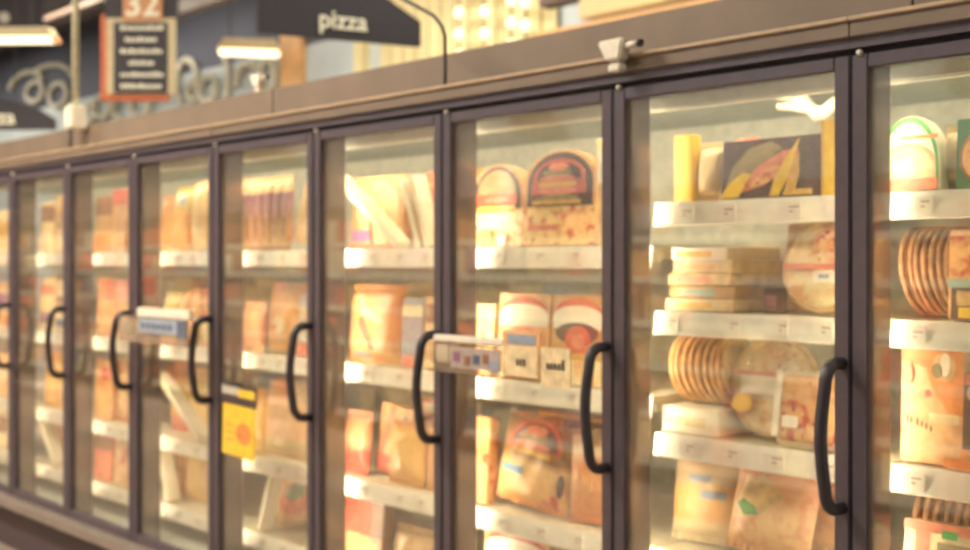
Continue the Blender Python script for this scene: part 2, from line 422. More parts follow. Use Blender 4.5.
def round_pizza(name, label, cat, x, z, r_, mat='pizza', crust='crust', patches=(), y=FR, lean=.16, roll=0., yaw=0., group=None, film=True):
    r = thing(name, label, cat, group=group); t = .024
    MB().lathe([(r_*.5, t), (r_*.96, t), (r_, t*.6), (r_*.99, .006), (r_*.95, -.002), (r_*.9, .003), (r_*.5, .004)], M[crust], 44, 'y', (0, 0, r_)).build('crust', r, smooth=True)
    MB().lathe([(.004, -.0005), (r_*.5, -.001), (r_*.86, .0), (r_*.91, .004), (r_*.5, .006)], M[mat], 44, 'y', (0, 0, r_)).build('topping', r, smooth=True)
    if film: MB().lathe([(.01, -.007), (r_*.9, -.006), (r_*1.035, .006), (r_*1.04, .018), (r_*.98, t+.004), (.01, t+.004)], M['film'], 44, 'y', (0, 0, r_)).build('film_wrap', r, smooth=True)
    prints(r, patches, lambda a, b: -.008)
    settle(r, x, z+.006, y, lean, roll, yaw, t, 0); return r

EDGE = {}
def edge_row(label, group, x0, x1, z, r_, n, mat='browncrust', y=.24, tilt=.12, yaw=.0):
    """round pizzas stood on edge one behind the other along the shelf"""
    first = None; t = min(.021, .86*(x1-x0)/(n-1))
    for i in range(n):
        x = x0+(x1-x0)*i/(n-1); rr = random.Random(i+n)
        rot = (rr.random()*3, 0, 0)
        loc = (x, y+r_+rr.random()*.012, z+r_+.002)
        R = (0, tilt+.012*(rr.random()-.5), yaw)
        if first is None:
            first = thing('frozen_pizza', label, 'pizza', loc, R, group)
            MB().lathe([(r_*.4, -t/2), (r_*.93, -t/2+.001), (r_, -t*.15), (r_*.99, t*.25), (r_*.93, t*.45), (r_*.86, t*.22), (r_*.3, t*.26)], M[mat], 40, 'x').build('crust', first, smooth=True)
            MB().lathe([(.004, t*.3), (r_*.5, t*.34), (r_*.84, t*.3), (r_*.85, t*.18), (r_*.3, t*.15)], M['pizza'], 40, 'x').build('topping', first, smooth=True)
        else: dup(first, label, group, loc, R)

def tray(name, label, cat, x, z, w, h, d, top, base='white_card', patches=(), y=FR, lean=.25, roll=0., yaw=0.):
    r = thing(name, label, cat); 
    MB().box(-w/2, w/2, d*.4, d, 0, h, M[base]).build('tray_base', r, bevel=.006)
    MB().box(-w/2+.012, w/2-.012, d*.12, d*.41, .012, h-.012, M[top]).build('food', r, bevel=.008)
    MB().box(-w/2-.003, w/2+.003, 0, d*.42, -.0, h+.003, M['film']).build('film_wrap', r, bevel=.01)
    prints(r, patches, lambda a, b: -.001)
    settle(r, x, z, y, lean, roll, yaw, d, w); return r

def logo_red(cx, cz, w, h):
    """red domed emblem with a dark band, two pale faces of print and a gold ribbon below"""
    return [('logo', 'red', [(cx-w/2, cz-h*.28)] + [(cx+w/2, cz-h*.28)] + ell(cx, cz-h*.1, w/2, h*.6, 15, 0, PI)),
            ('logo', 'plum', [(cx-w*.43, cz-h*.2), (cx+w*.43, cz-h*.2)] + ell(cx, cz-h*.06, w*.43, h*.47, 13, 0, PI)),
            ('logo', 'olive', ell(cx, cz+h*.05, w*.33, h*.13)), ('logo', 'salmon', ell(cx, cz+h*.24, w*.2, h*.13)),
            ('logo', 'salmon', ell(cx-w*.02, cz-h*.16, w*.34, h*.13)),
            ('logo', 'gold', rec(cx-w*.36, cx+w*.36, cz-h*.42, cz-h*.27)), ('logo', 'plum', ell(cx+w*.3, cz+h*.1, w*.06, h*.1))]

d8, d7, d6, d5, d4, d3, d2, d1 = ('rightmost door', 'second door from right', 'third door from right', 'fourth door from right',
    'door with the yellow tag', 'door with the blue-grey flag', 'third door from left', 'second door from left')
# ---- rightmost door
T, S2, S3, S4 = 1.825, 1.505, 1.145, .80
arch_ = lambda w, h, a: [(-w/2, 0), (w/2, 0)] + [(w/2*math.cos(t), h-a+a*math.sin(t)) for t in [PI*i/14 for i in range(15)]]
carton('frozen_food_pack', 'white domed pack with green rim and orange base, top shelf, ' + d8, 'carton', .026, T, .165, .19, .06, 'white_card',
    [('green_rim', 'green', arch_(.163, .188, .13)), ('printed_face', 'white_card', arch_(.15, .172, .125)), ('printed_face', 'peach', arch_(.146, .12, .05)), ('printed_face', 'cream', arch_(.14, .108, .05)), ('printed_band', 'salmon', rec(-.08, .08, .0, .03)), ('printed_band', 'orange', rec(-.02, .08, .128, .138))], arch=.13)
bag('frozen_food_bag', 'narrow clear crinkled bag between the white and dark green packs, top shelf, ' + d8, 'bag', .128, T, .06, .165, .05, band_mat('crinkle', [(0, (176, 156, 112)), (1, (206, 196, 160))], .165, (130, 120, 90)), seed=2, y=.25)
carton('pizza_carton', 'dark green carton with a round reddish pizza picture, top shelf, ' + d8, 'carton', .225, T, .15, .17, .05, 'dkgreen',
    [('pizza_picture', 'brown', ell(.0, .075, .066, .07)), ('pizza_picture', 'redpizza', ell(0, .075, .058, .062)), ('brand_panel', 'plum', rec(-.03, .03, .03, .06))])
carton('pizza_carton', 'dark green carton beyond the first dark green one, edge of top shelf, ' + d8, 'carton', .385, T, .15, .17, .05, 'dkgreen', [('pizza_picture', 'redpizza', ell(0, .075, .06, .062))])
edge_row('brown crusted pizza stood on edge in the row, second shelf, ' + d8, 'pizzas on edge, second shelf of the rightmost door', -.0, .118, S2, .118, 7, 'browncrust', .235, -.14)
carton('pizza_carton', 'carton with orange pizza picture over a plum and yellow foot, second shelf, ' + d8, 'carton', .2, S2, .14, .22, .06, 'peach',
    [('pizza_picture', 'redpizza', rec(-.068, .068, .1, .205)), ('colour_band', 'teal', rec(-.07, .07, .078, .1)), ('foot_panel', 'plum', rec(-.06, .068, .0, .078)), ('foot_panel', 'yellow', rec(-.04, .05, .004, .03)), ('foot_panel', 'cookie', rec(-.045, .06, .034, .07))])
carton('pizza_carton', 'second orange pizza picture carton further along, second shelf, ' + d8, 'carton', .36, S2, .15, .22, .06, 'peach', [('pizza_picture', 'redpizza', rec(-.07, .07, .09, .205))])
carton('pizza_carton', 'large peach and orange carton with dark script lettering, third shelf, ' + d8, 'carton', .088, S3, .165, .30, .08, 'peach',
    [(a_, b_, [(x_*.7, z_*.95) for x_, z_ in c_]) for a_, b_, c_ in [('printed_swash', 'orange', [(-.117, .27), (-.117, .313), (.117, .313), (.117, .13), (.06, .14), (.0, .2), (-.02, .25), (-.08, .262)]),
     ('printed_swash', 'peach', ell(.045, .255, .042, .038)), ('printed_swash', 'white_card', ell(.05, .262, .018, .03)), ('printed_swash', 'olive', ell(.02, .245, .02, .02)),
     ('printed_swash', 'salmon', ell(-.085, .235, .016, .028, 14)), ('printed_swash', 'red', ell(-.01, .185, .013, .01)),
     ('lettering', 'ink', ell(-.085, .115, .004, .014, 8)), ('lettering', 'ink', ell(-.07, .112, .004, .012, 8)), ('lettering', 'ink', ell(-.045, .108, .004, .012, 8)),
     ('lettering', 'ink', ell(-.028, .104, .004, .01, 8)), ('lettering', 'ink', ell(-.01, .1, .004, .01, 8)), ('lettering', 'ink', ell(.008, .094, .004, .01, 8)),
     ('printed_panel', 'cream', rec(.0, .11, .11, .135)), ('printed_panel', 'orange', rec(.06, .117, .0, .025))]], lean=.03)
carton('biscuit_carton', 'plum carton with two round golden biscuits pictured, third shelf, ' + d8, 'carton', .242, S3, .13, .235, .06, 'plum',
    [('biscuit_picture', 'cookie', ell(-.005, .185, .05, .032)), ('biscuit_picture', 'cookie', ell(.01, .105, .05, .045)), ('corner_panel', 'red', rec(-.06, .0, .205, .232)), ('corner_panel', 'salmon', rec(.02, .065, .0, .04)), ('corner_panel', 'orange', rec(-.065, -.035, .0, .05)), ('biscuit_picture', 'cookie', ell(-.015, .03, .03, .03))], y=.2)
edge_row('brown crusted pizza stood on edge behind the tray, fourth shelf, ' + d8, 'pizzas on edge, fourth shelf of the rightmost door', -.0, .25, S4, .14, 10, 'browncrust', .3, -.1)
carton('food_carton', 'beige carton with salmon side and small green label, fourth shelf, ' + d8, 'carton', .13, S4, .22, .2, .05, 'cream',
    [('side_panel', 'salmon', rec(-.08, -.04, .0, .2)), ('side_panel', 'salmon', rec(-.11, .11, .175, .2)), ('label', 'green', rec(-.01, .03, .165, .185)), ('label', 'olive', rec(-.02, .09, .12, .155)), ('label', 'dkgreen', rec(-.01, .04, .13, .14))], y=.2, lean=.12)

# ---- second door from the right
carton('pizza_carton', 'narrow peach carton beside the plain yellow one, top shelf, ' + d7, 'carton', -.727, T, .055, .165, .05, 'peach', [('printed_panel', 'salmon', rec(-.026, .026, .08, .1))], y=.27)
carton('food_carton', 'plain yellow upright carton nearest the left post, top shelf, ' + d7, 'carton', -.686, T, .064, .2, .05, 'yellow', [('printed_panel', 'gold', rec(-.03, -.024, 0, .2))], lean=0)
bag('frozen_food_bag', 'small white waisted bag right of the yellow carton, top shelf, ' + d7, 'bag', -.61, T, .08, .175, .05, band_mat('white_bag', [(0, (246, 226, 180)), (.5, (226, 210, 170)), (1, (250, 238, 206))], .175, (214, 170, 120), amount=.3), seed=4)
carton('food_carton', 'narrow red and cream striped carton, top shelf, ' + d7, 'carton', -.535, T, .075, .185, .05, 'salmon', [('stripe', 'cream', rec(-.02, -.008, .0, .185)), ('stripe', 'bluegrey', rec(.006, .024, .03, .12)), ('stripe', 'red', rec(-.037, .037, .13, .15))], y=.32)
leaf = lambda a, b, c, d: [(a, b), (a+.03, b), (c+.028, d-.05), (c+.012, d), (c-.012, d-.05), (a-.016, b+.05)]
carton('pizza_carton', 'wide plum carton with yellow swoosh and yellow leaves, top shelf, ' + d7, 'carton', -.385, T, .33, .165, .06, 'plum',
    [(a_, b_, [(x_*.89, z_) for x_, z_ in c_]) for a_, b_, c_ in [('printed_swoosh', 'olive', [(-.17, .02), (-.1, .02), (-.03, .09), (.04, .135), (.0, .155), (-.08, .14), (-.14, .09)]),
     ('printed_swoosh', 'salmon', [(-.12, .01), (-.02, .03), (.09, .09), (.1, .13), (.04, .125), (-.05, .085)]),
     ('printed_swoosh', 'redpizza', [(-.09, .02), (.0, .04), (.07, .08), (.06, .1), (-.02, .075)]),
     ('printed_swoosh', 'yellow', [(-.184, 0), (-.11, .0), (-.085, .04), (-.06, .065), (-.1, .07), (-.15, .04)]),
     ('printed_leaf', 'yellow', [(.005, .0), (.04, .0), (.075, .06), (.105, .16), (.055, .1), (.02, .05)]),
     ('printed_leaf', 'gold', [(.055, .0), (.095, .0), (.11, .06), (.105, .12), (.08, .08)]), ('printed_panel', 'gold', rec(.09, .16, 0, .016))]], lean=.1)
carton('food_carton', 'slim yellow carton against the right frame, top shelf, ' + d7, 'carton', -.183, T, .06, .2, .05, 'yellow', [('printed_panel', 'gold', rec(-.026, -.02, 0, .2))], lean=0, y=.21)
for i in range(5):
    nm = ('lowest', 'second lowest', 'middle', 'second highest', 'topmost')[i]
    carton('flat_pizza_carton', nm + ' of the flat cream cartons stacked on the second shelf, ' + d7, 'carton', -.64+.006*(i % 2), S2+.0375*i, .25-.012*i, .036, .27, ('cream', 'tan', 'palecrust', 'cream', 'white_card')[i],
        [('printed_panel', ('gold', 'teal', 'salmon', 'tan', 'gold')[i], rec(-.08, .05, .008, .026))], lean=0, y=.24+.008*(i % 2), group='flat cartons on the second shelf')
carton('food_carton', 'small square plum carton in the middle of second shelf, ' + d7, 'carton', -.43, S2, .05, .07, .05, 'plum', [('printed_panel', 'purple', rec(-.02, .02, .02, .05))], lean=0, y=.3)
carton('pizza_carton', 'tan carton with cream top label behind the plum square, second shelf, ' + d7, 'carton', -.37, S2, .16, .25, .06, 'tan', [('printed_panel', 'white_card', rec(-.04, .06, .2, .23)), ('printed_panel', 'salmon', rec(-.05, .06, .06, .09))], y=.4)
round_pizza('wrapped_pizza', 'round film wrapped pizza with white and red labels, second shelf, ' + d7, 'pizza', -.215, S2, .125, 'palepizza', 'palecrust',
    [('label', 'salmon', rec(-.11, .06, .115, .13)), ('label', 'white_card', rec(-.02, .08, .08, .11)), ('label', 'bluegrey', rec(.0, .03, .09, .102)), ('label', 'redpizza', ell(.03, .19, .05, .03))], y=.2)
carton('flat_pizza_carton', 'pale flat carton under the row of pizzas on edge, third shelf, ' + d7, 'carton', -.655, S3, .21, .075, .25, 'white_card', [('printed_panel', 'cream', rec(-.09, .06, .02, .05))], lean=0, y=.22)
edge_row('golden pizza stood on edge on the pale carton, third shelf, ' + d7, 'pizzas on edge, third shelf of the second door', -.75, -.57, S3+.077, .105, 8, 'crust', .235, -.12)
round_pizza('wrapped_pizza', 'large round pale wrapped pizza with yellow patch, third shelf, ' + d7, 'pizza', -.414, S3, .146, 'palepizza', 'palecrust',
    [('label', 'salmon', rec(-.13, .02, .172, .184)), ('label', 'white_card', rec(-.1, .04, .12, .17)), ('label', 'yellow', ell(-.09, .09, .035, .028)), ('label', 'white_card', ell(.06, .2, .03, .02))], y=.265, lean=.14)
tray('tray_pizza', 'square tray of red topped pizza with white left edge, third shelf, ' + d7, 'pizza', -.255, S3, .2, .205, .05, 'redpizza', 'white_card', [('label', 'white_card', rec(-.1, -.082, .02, .2)), ('label', 'white_card', rec(-.07, -.02, .05, .08))], y=.19, lean=.17)
bag('frozen_food_bag', 'beige bag with blue-grey printed panel and biscuits, fourth shelf, ' + d7, 'bag', -.665, S4, .26, .265, .09,
    band_mat('beige_bag', [(.0, (226, 222, 200)), (.18, (226, 216, 186)), (.28, (228, 178, 112)), (.6, (232, 186, 120)), (.68, (200, 190, 172)), (.95, (206, 176, 140)), (1, (214, 120, 90))], .27, (206, 150, 90), amount=.4),
    [('printed_panel', 'bluegrey', rec(-.05, .03, .18, .2)), ('printed_panel', 'bluegrey', rec(.0, .09, .13, .155))], seed=5, roll=.05, lean=.16, y=.27)
bag('pizza_bag', 'pink speckled pizza bag with bright green label, fourth shelf, ' + d7, 'bag', -.425, S4, .27, .29, .09,
    band_mat('pink_speckle', [(.0, (238, 196, 140)), (.4, (240, 214, 166)), (.6, (236, 190, 150)), (1, (226, 150, 112))], .29, (214, 112, 84), 34),
    [('label', 'palecrust', [(-.1, .14), (-.02, .11), (.05, .18), (-.03, .24), (-.08, .22)]), ('label', 'green', [(-.1, .13), (-.07, .105), (-.02, .115), (-.03, .135), (-.08, .15)])], seed=6, roll=-.1, lean=.16)
bag('pizza_bag', 'brown speckled pizza bag next to the frame, fourth shelf, ' + d7, 'bag', -.225, S4, .2, .29, .08, band_mat('brown_speckle', [(0, (222, 190, 146)), (.5, (206, 160, 120)), (1, (214, 150, 110))], .29, (160, 110, 82), 30), seed=7, lean=.16, y=.29)

# ---- third door from the right
T, S2, S3, S4 = 1.70, 1.25, .80, .47
olive_box = [('pizza_picture', 'palepizza', rec(-.13, .13, .0, .13)), ('pizza_picture', 'redpizza', ell(-.02, .03, .1, .03)), ('printed_dome', 'plum', [(-.12, .13), (.12, .13)] + ell(0, .16, .12, .12, 13, 0, PI)),
    ('printed_dome', 'olive', [(-.1, .17), (.1, .17)] + ell(0, .175, .1, .09, 13, 0, PI)), ('printed_dome', 'red', rec(-.105, .105, .145, .18)), ('printed_dome', 'salmon', ell(.0, .16, .06, .012)), ('printed_dome', 'gold', rec(-.1, .1, .118, .14)), ('label', 'bluegrey', rec(-.13, -.06, .055, .075)), ('label', 'white_card', rec(.02, .06, .0, .04))]
carton('pizza_carton', 'arched carton with olive dome over red and gold ribbons, top shelf, ' + d6, 'carton', -1.5, T, .275, .285, .05, 'peach', olive_box, arch=.1)
carton('pizza_carton', 'tall arched carton with doubled red emblem on plum, top shelf, ' + d6, 'carton', -1.2, T, .33, .315, .05, 'peach',
    [('pizza_picture', 'pizza', rec(-.163, .163, .0, .14)), ('printed_dome', 'plum', [(-.15, .13), (.15, .13)] + ell(0, .2, .15, .11, 13, 0, PI)), ('label', 'salmon', rec(-.14, .0, .05, .07)), ('printed_dome', 'red', rec(-.125, .12, .17, .205))] + logo_red(-.0, .235, .235, .1)
    + [('printed_dome', 'salmon', ell(0, .18, .09, .014)), ('printed_dome', 'olive', ell(0, .155, .1, .012)), ('printed_dome', 'gold', rec(-.11, .11, .135, .148))], arch=.1)
carton('food_carton', 'small orange carton peeping over between the arched cartons, top shelf, ' + d6, 'carton', -1.355, T, .05, .3, .05, 'orange', [('printed_panel', 'gold', rec(-.02, .02, .26, .28))], y=.3, lean=0)
carton('food_carton', 'tall narrow cream carton right of the arched cartons, top shelf, ' + d6, 'carton', -1.015, T, .055, .34, .06, 'cream', [('printed_panel', 'white_card', rec(-.02, .02, .2, .3))], y=.24, lean=0)
redarch = lambda w, h: [('printed_arch', 'red', [(-w*.44, h*.8), (w*.44, h*.8)] + ell(0, h*.8, w*.44, h*.17, 13, 0, PI)), ('printed_arch', 'white_card', [(-w*.47, h*.62), (w*.47, h*.62), (w*.47, h*.76)] + ell(0, h*.76, w*.46, h*.12, 11, 0, PI) + [(-w*.47, h*.76)])]
carton('pizza_carton', 'pale pink and cream carton closest to the left post, second shelf, ' + d6, 'carton', -1.6, S2, .17, .25, .05, 'cream', [('pizza_picture', 'palepizza', rec(-.08, .08, .0, .16)), ('printed_panel', 'salmon', rec(-.08, .02, .0, .04)), ('printed_panel', 'olive', ell(.03, .12, .02, .03))])
carton('pizza_carton', 'cream carton with red arch and salmon pizza picture, second shelf, ' + d6, 'carton', -1.37, S2, .25, .29, .05, 'peach', redarch(.25, .29) + [('pizza_picture', 'salmon', ell(0, .14, .1, .035)), ('pizza_picture', 'palepizza', rec(-.12, .12, .0, .1)), ('label', 'red', ell(-.02, .15, .02, .016))])
carton('pizza_carton', 'cream carton with red arch and red round emblem, second shelf, ' + d6, 'carton', -1.12, S2, .235, .29, .05, 'tan', redarch(.235, .29) + [('emblem', 'plum', ell(0, .165, .095, .035)), ('emblem', 'red', ell(.005, .14, .055, .05)), ('emblem', 'salmon', ell(.01, .14, .03, .026)), ('emblem', 'gold', rec(-.1, .1, .08, .1)), ('pizza_picture', 'palepizza', rec(-.117, .117, 0, .08))])
carton('pizza_carton', 'upright red and orange carton partly behind the left post, third shelf, ' + d6, 'carton', -1.62, S3, .15, .3, .05, 'redpizza', [('printed_panel', 'white_card', ell(-.01, .2, .03, .04)), ('printed_panel', 'peach', rec(-.07, .07, .0, .14)), ('printed_panel', 'red', rec(-.07, .0, .14, .17))])
bag('clear_film_sleeve', 'tall pale rolled film sleeve left of the emblem bag, third shelf, ' + d6, 'bag', -1.53, S3, .055, .31, .05, band_mat('film_roll', [(0, (222, 190, 140)), (1, (206, 190, 150))], .31), seed=9, roll=-.06, y=.32)
bag('pizza_bag', 'cream bag with red oval emblem and small blue label, third shelf, ' + d6, 'bag', -1.365, S3, .34, .31, .08,
    band_mat('cream_emblem_bag', [(.0, (238, 170, 104)), (.12, (246, 206, 138)), (.45, (248, 218, 156)), (.55, (150, 118, 80)), (1, (108, 86, 64))], .31),
    logo_red(.01, .23, .24, .13) + [('label', 'blue', rec(-.12, -.02, .105, .13)), ('pepper_picture', 'red', ell(.13, .04, .016, .026)), ('pepper_picture', 'salmon', ell(.095, .03, .018, .016)), ('pepper_picture', 'plum', ell(.15, .1, .012, .04))], seed=10, roll=-.09, lean=.14, p=4.)
bag('pizza_bag', 'orange pizza bag with clear film top near the handle, third shelf, ' + d6, 'bag', -1.06, S3, .23, .3, .07, band_mat('orange_bag', [(0, (240, 160, 88)), (.45, (242, 184, 116)), (.62, (228, 150, 96)), (.75, (220, 204, 166)), (1, (200, 186, 150))], .3, (214, 110, 66)), seed=11, roll=.06)
carton('flat_pizza_carton', 'flat gold edged carton lying behind on the bags, third shelf, ' + d6, 'carton', -1.24, S3, .42, .33, .05, 'brown', [('printed_panel', 'gold', rec(-.2, .2, .31, .325))], y=.36, lean=.05)
carton('pizza_carton', 'cream carton with red arched rim on the lowest shelf, ' + d6, 'carton', -1.41, S4, .32, .26, .05, 'peach', redarch(.32, .26) + [('pizza_picture', 'redpizza', rec(-.15, .15, .02, .14))])
carton('pizza_carton', 'plain tan pizza carton right of the red arched rim, lowest shelf, ' + d6, 'carton', -1.1, S4, .26, .24, .05, 'tan', [('pizza_picture', 'pizza', ell(0, .12, .1, .1))])

# ---- fourth door from the right
def spine(label, x, z, L, roll, y=.2, t=.03):
    r = thing('slim_carton', label, 'carton')
    MB().box(-t/2, t/2, 0, .07, 0, L, M['white_card']).build('carton_body', r, bevel=.003)
    MB().box(-t/2+.004, t/2-.004, -.0012, .0, L*.7, L*.9, M['cream']).build('printed_panel', r)
    settle(r, x, z, y, 0, roll, 0, 0, t); return r
carton('pizza_carton', 'cream round pizza carton with lilac label behind leaning slim carton, ' + d5, 'carton', -2.27, T, .34, .29, .05, 'peach', [('pizza_picture', 'palepizza', ell(0, .14, .14, .13)), ('label', 'lilac', rec(-.16, -.04, .03, .075)), ('pizza_picture', 'brown', [(-.03, .0), (.0, .0), (-.03, .1), (-.05, .12)]), ('label', 'salmon', rec(-.17, .17, .0, .02))], y=.29)
spine('bright white slim carton leaning far over across the top shelf, ' + d5, -2.02, T, .5, .98)
spine('pale slim carton standing right of the leaning one, top shelf, ' + d5, -1.965, T, .28, .38, .26)
spine('pale slim carton furthest right of the leaning three, top shelf, ' + d5, -1.9, T, .29, .36, .25)
carton('pizza_carton', 'red and orange pizza carton behind the slim cartons, top shelf, ' + d5, 'carton', -1.93, T, .3, .3, .05, 'redpizza', [('printed_panel', 'orange', rec(.06, .14, .12, .28)), ('printed_panel', 'salmon', rec(-.14, .0, .2, .24)), ('printed_panel', 'cream', rec(-.02, .14, 0, .08))], y=.37)
bag('pizza_bag', 'peach pizza bag with cream diagonal swoosh and dark spot, second shelf, ' + d5, 'bag', -2.24, S2, .34, .31, .08, band_mat('peach_bag', [(0, (240, 196, 136)), (.5, (240, 190, 130)), (1, (224, 168, 112))], .31, (226, 140, 96), 18),
    [('printed_swoosh', 'cream', [(-.12, .27), (-.1, .29), (-.03, .22), (.08, .17), (.07, .15), (-.05, .18)]), ('printed_swoosh', 'brown', [(-.08, .16), (-.05, .19), (-.02, .14), (.03, .05), (.0, .05)]), ('label', 'bluegrey', rec(-.12, .0, .02, .04))], seed=12, p=4)
carton('food_carton', 'blue-grey carton with small brown foot, second shelf, ' + d5, 'carton', -2.0, S2, .125, .26, .05, 'bluegrey', [('foot_panel', 'salmon', rec(-.05, .06, .0, .04)), ('printed_panel', 'cream', rec(-.06, .06, .19, .23))], y=.25)
carton('food_carton', 'cream and brown striped carton by the right frame, second shelf, ' + d5, 'carton', -1.86, S2, .14, .27, .05, 'cream', [('stripe', 'brown', rec(-.06, .0, .17, .24)), ('stripe', 'tan', rec(-.06, .06, .03, .1))], y=.25)
bag('pizza_bag', 'salmon red bag nearest the left post, third shelf, ' + d5, 'bag', -2.36, S3, .16, .25, .07, band_mat('salmon_bag', [(0, (214, 96, 80)), (.35, (206, 84, 70)), (.5, (238, 186, 140)), (1, (232, 140, 110))], .25), seed=13)
carton('pizza_carton', 'slanted red edged carton with cream face and white oval, third shelf, ' + d5, 'carton', -2.2, S3, .2, .27, .05, 'peach', [('border', 'salmon', [(-.1, .0), (-.07, .0), (.0, .27), (-.04, .27)]), ('printed_panel', 'red', rec(-.1, .1, .0, .07)), ('label', 'cream', ell(.02, .03, .035, .018)), ('printed_panel', 'olive', rec(.05, .08, .12, .24))], y=.31, roll=-.1)
bag('frozen_food_bag', 'plump yellow bag standing forward, third shelf, ' + d5, 'bag', -2.02, S3, .21, .24, .1, band_mat('yellow_bag', [(0, (250, 208, 120)), (.8, (250, 214, 130)), (1, (246, 180, 110))], .24), seed=14, y=.2, p=2.)
bag('frozen_food_bag', 'orange cream bag half hidden by the handle, third shelf, ' + d5, 'bag', -1.822, S3, .18, .25, .08, band_mat('orange_cream_bag', [(0, (248, 206, 140)), (1, (240, 170, 104))], .25), seed=15, y=.22)
carton('pizza_carton', 'cream carton with red top edge behind yellow bag, third shelf, ' + d5, 'carton', -1.96, S3, .34, .32, .05, 'cream', [('border', 'salmon', rec(-.17, .17, .3, .318)), ('border', 'salmon', rec(-.17, -.14, .1, .3)), ('printed_panel', 'pale_grey', rec(-.06, .16, .27, .298))], y=.36)
carton('pizza_carton', 'brownish red carton at left on the lowest shelf, ' + d5, 'carton', -2.28, S4, .27, .25, .05, 'brown', [('printed_panel', 'red', rec(-.13, .05, .1, .24)), ('printed_panel', 'tan', rec(-.13, .13, .0, .1))])
bag('pizza_bag', 'low cream pizza bag at right on the lowest shelf, ' + d5, 'bag', -1.98, S4, .28, .17, .09, band_mat('low_cream_bag', [(0, (226, 190, 130)), (1, (246, 226, 180))], .17, (190, 140, 90)), seed=16)

# ---- door with the yellow tag
pk = None
pm = band_mat('purple_pack', [(0, (206, 170, 124)), (.42, (196, 160, 124)), (.52, (184, 144, 150)), (.66, (164, 116, 140)), (.74, (146, 96, 124)), (.78, (236, 218, 176)), (1, (240, 226, 186))], .33)
for i in range(6):
    b = bag('snack_pack', ('first', 'second', 'third', 'fourth', 'fifth', 'sixth')[i] + ' from the left of the upright purple and cream packs, ' + d4, 'bag', (-3.225+.0745*i if i < 3 else -3.0+.074*(i-3)), T, .072, .325, .045, pm,
        [('printed_panel', 'brown', ell(0, .1, .02, .05, 14))], seed=20+i, lean=.05, group='purple and cream packs on the top shelf')
bag('bread_bag', 'tall cream bag slumped against the purple packs, top shelf, ' + d4, 'bag', -2.71, T, .2, .3, .08, band_mat('cream_bread', [(0, (250, 232, 184)), (.7, (246, 220, 168)), (1, (236, 190, 140))], .3), [('printed_panel', 'peach', ell(.03, .2, .03, .05))], seed=28, roll=-.22)
bag('bread_bag', 'domed peach bread bag with cream drips, second shelf, ' + d4, 'bag', -2.9, S2, .27, .31, .1, band_mat('dome_bread', [(0, (160, 176, 170)), (.08, (240, 196, 130)), (.3, (238, 182, 116)), (1, (244, 206, 150))], .31), [('printed_panel', 'cream', ell(.0, .12, .05, .04)), ('printed_panel', 'salmon', rec(-.08, .0, .1, .12))], seed=29, seals=False, p=2.)
bag('bread_bag', 'small salmon rounded bag left of the domed bread, second shelf, ' + d4, 'bag', -3.13, S2, .19, .22, .08, band_mat('salmon_bread', [(0, (246, 222, 176)), (.3, (236, 170, 128)), (1, (238, 190, 150))], .22, (226, 140, 110), 20), seed=30, p=2., y=.21)
carton('food_carton', 'pale grey striped carton right of the domed bread, second shelf, ' + d4, 'carton', -2.71, S2, .12, .27, .05, 'pale_grey', [('stripe', 'cream', rec(-.06, .06, .16, .2)), ('stripe', 'salmon', rec(-.06, .06, .0, .05))], y=.25)
bag('pizza_bag', 'large pale peach bag with faint green base, third shelf, ' + d4, 'bag', -2.88, S3, .36, .32, .09, band_mat('pale_peach_bag', [(0, (232, 210, 150)), (.2, (216, 206, 146)), (.3, (240, 198, 150)), (1, (244, 206, 158))], .32, (230, 160, 120), 12, amount=.35), seed=31, p=3.)
bag('frozen_food_bag', 'cream bag peeping out beside the yellow tag, third shelf, ' + d4, 'bag', -3.17, S3, .2, .28, .08, band_mat('cream_side_bag', [(0, (246, 226, 176)), (1, (236, 200, 150))], .28), seed=32)
carton('pizza_carton', 'tilted carton with salmon swirl and red corner, lowest shelf, ' + d4, 'carton', -2.83, S4, .34, .2, .05, 'tan', [('printed_swirl', 'salmon', ell(0, .1, .14, .07)), ('printed_swirl', 'teal', ell(.0, .13, .09, .035)), ('printed_swirl', 'red', ell(.13, .06, .035, .05))], roll=.3, y=.3)
spine('short white slim carton leaning at left of the lowest shelf, ' + d4, -3.0, S4, .28, -.35)
carton('food_carton', 'dull green and cream carton behind the tilted one, lowest shelf, ' + d4, 'carton', -2.9, S4, .5, .26, .05, 'cream', [('printed_panel', 'teal', rec(-.24, .0, .02, .2)), ('printed_panel', 'dkgreen', rec(.06, .2, .16, .24))], y=.42)

# ---- door with the blue-grey flag
bag('bread_bag', 'narrow salmon bag beside the left post, top shelf, ' + d3, 'bag', -3.965, T, .1, .28, .06, band_mat('salmon_narrow', [(0, (246, 216, 160)), (.5, (240, 190, 130)), (1, (226, 140, 100))], .28), seed=33)
bag('bread_bag', 'yellow-green topped bag with peach base, top shelf, ' + d3, 'bag', -3.81, T, .19, .32, .08, band_mat('green_top_bag', [(0, (248, 214, 150)), (.55, (244, 196, 128)), (.68, (196, 186, 110)), (.85, (214, 204, 140)), (1, (186, 176, 96))], .32), [('printed_panel', 'bluegrey', ell(.02, .25, .03, .03))], seed=34)
bag('bread_bag', 'long white bag leaning left, top shelf, ' + d3, 'bag', -3.62, T, .13, .33, .07, band_mat('white_long', [(0, (250, 232, 186)), (1, (246, 230, 190))], .33), seed=35, roll=.12)
bag('bread_bag', 'cream bag at the right hand end of top shelf, ' + d3, 'bag', -3.47, T, .15, .3, .07, band_mat('cream_end', [(0, (244, 216, 160)), (1, (236, 200, 140))], .3, (222, 160, 110), 16), seed=36)
round_pizza('wrapped_pizza', 'round red topped wrapped pizza above the flag, second shelf, ' + d3, 'pizza', -3.7, S2, .135, 'redpizza', 'palecrust', y=.23)
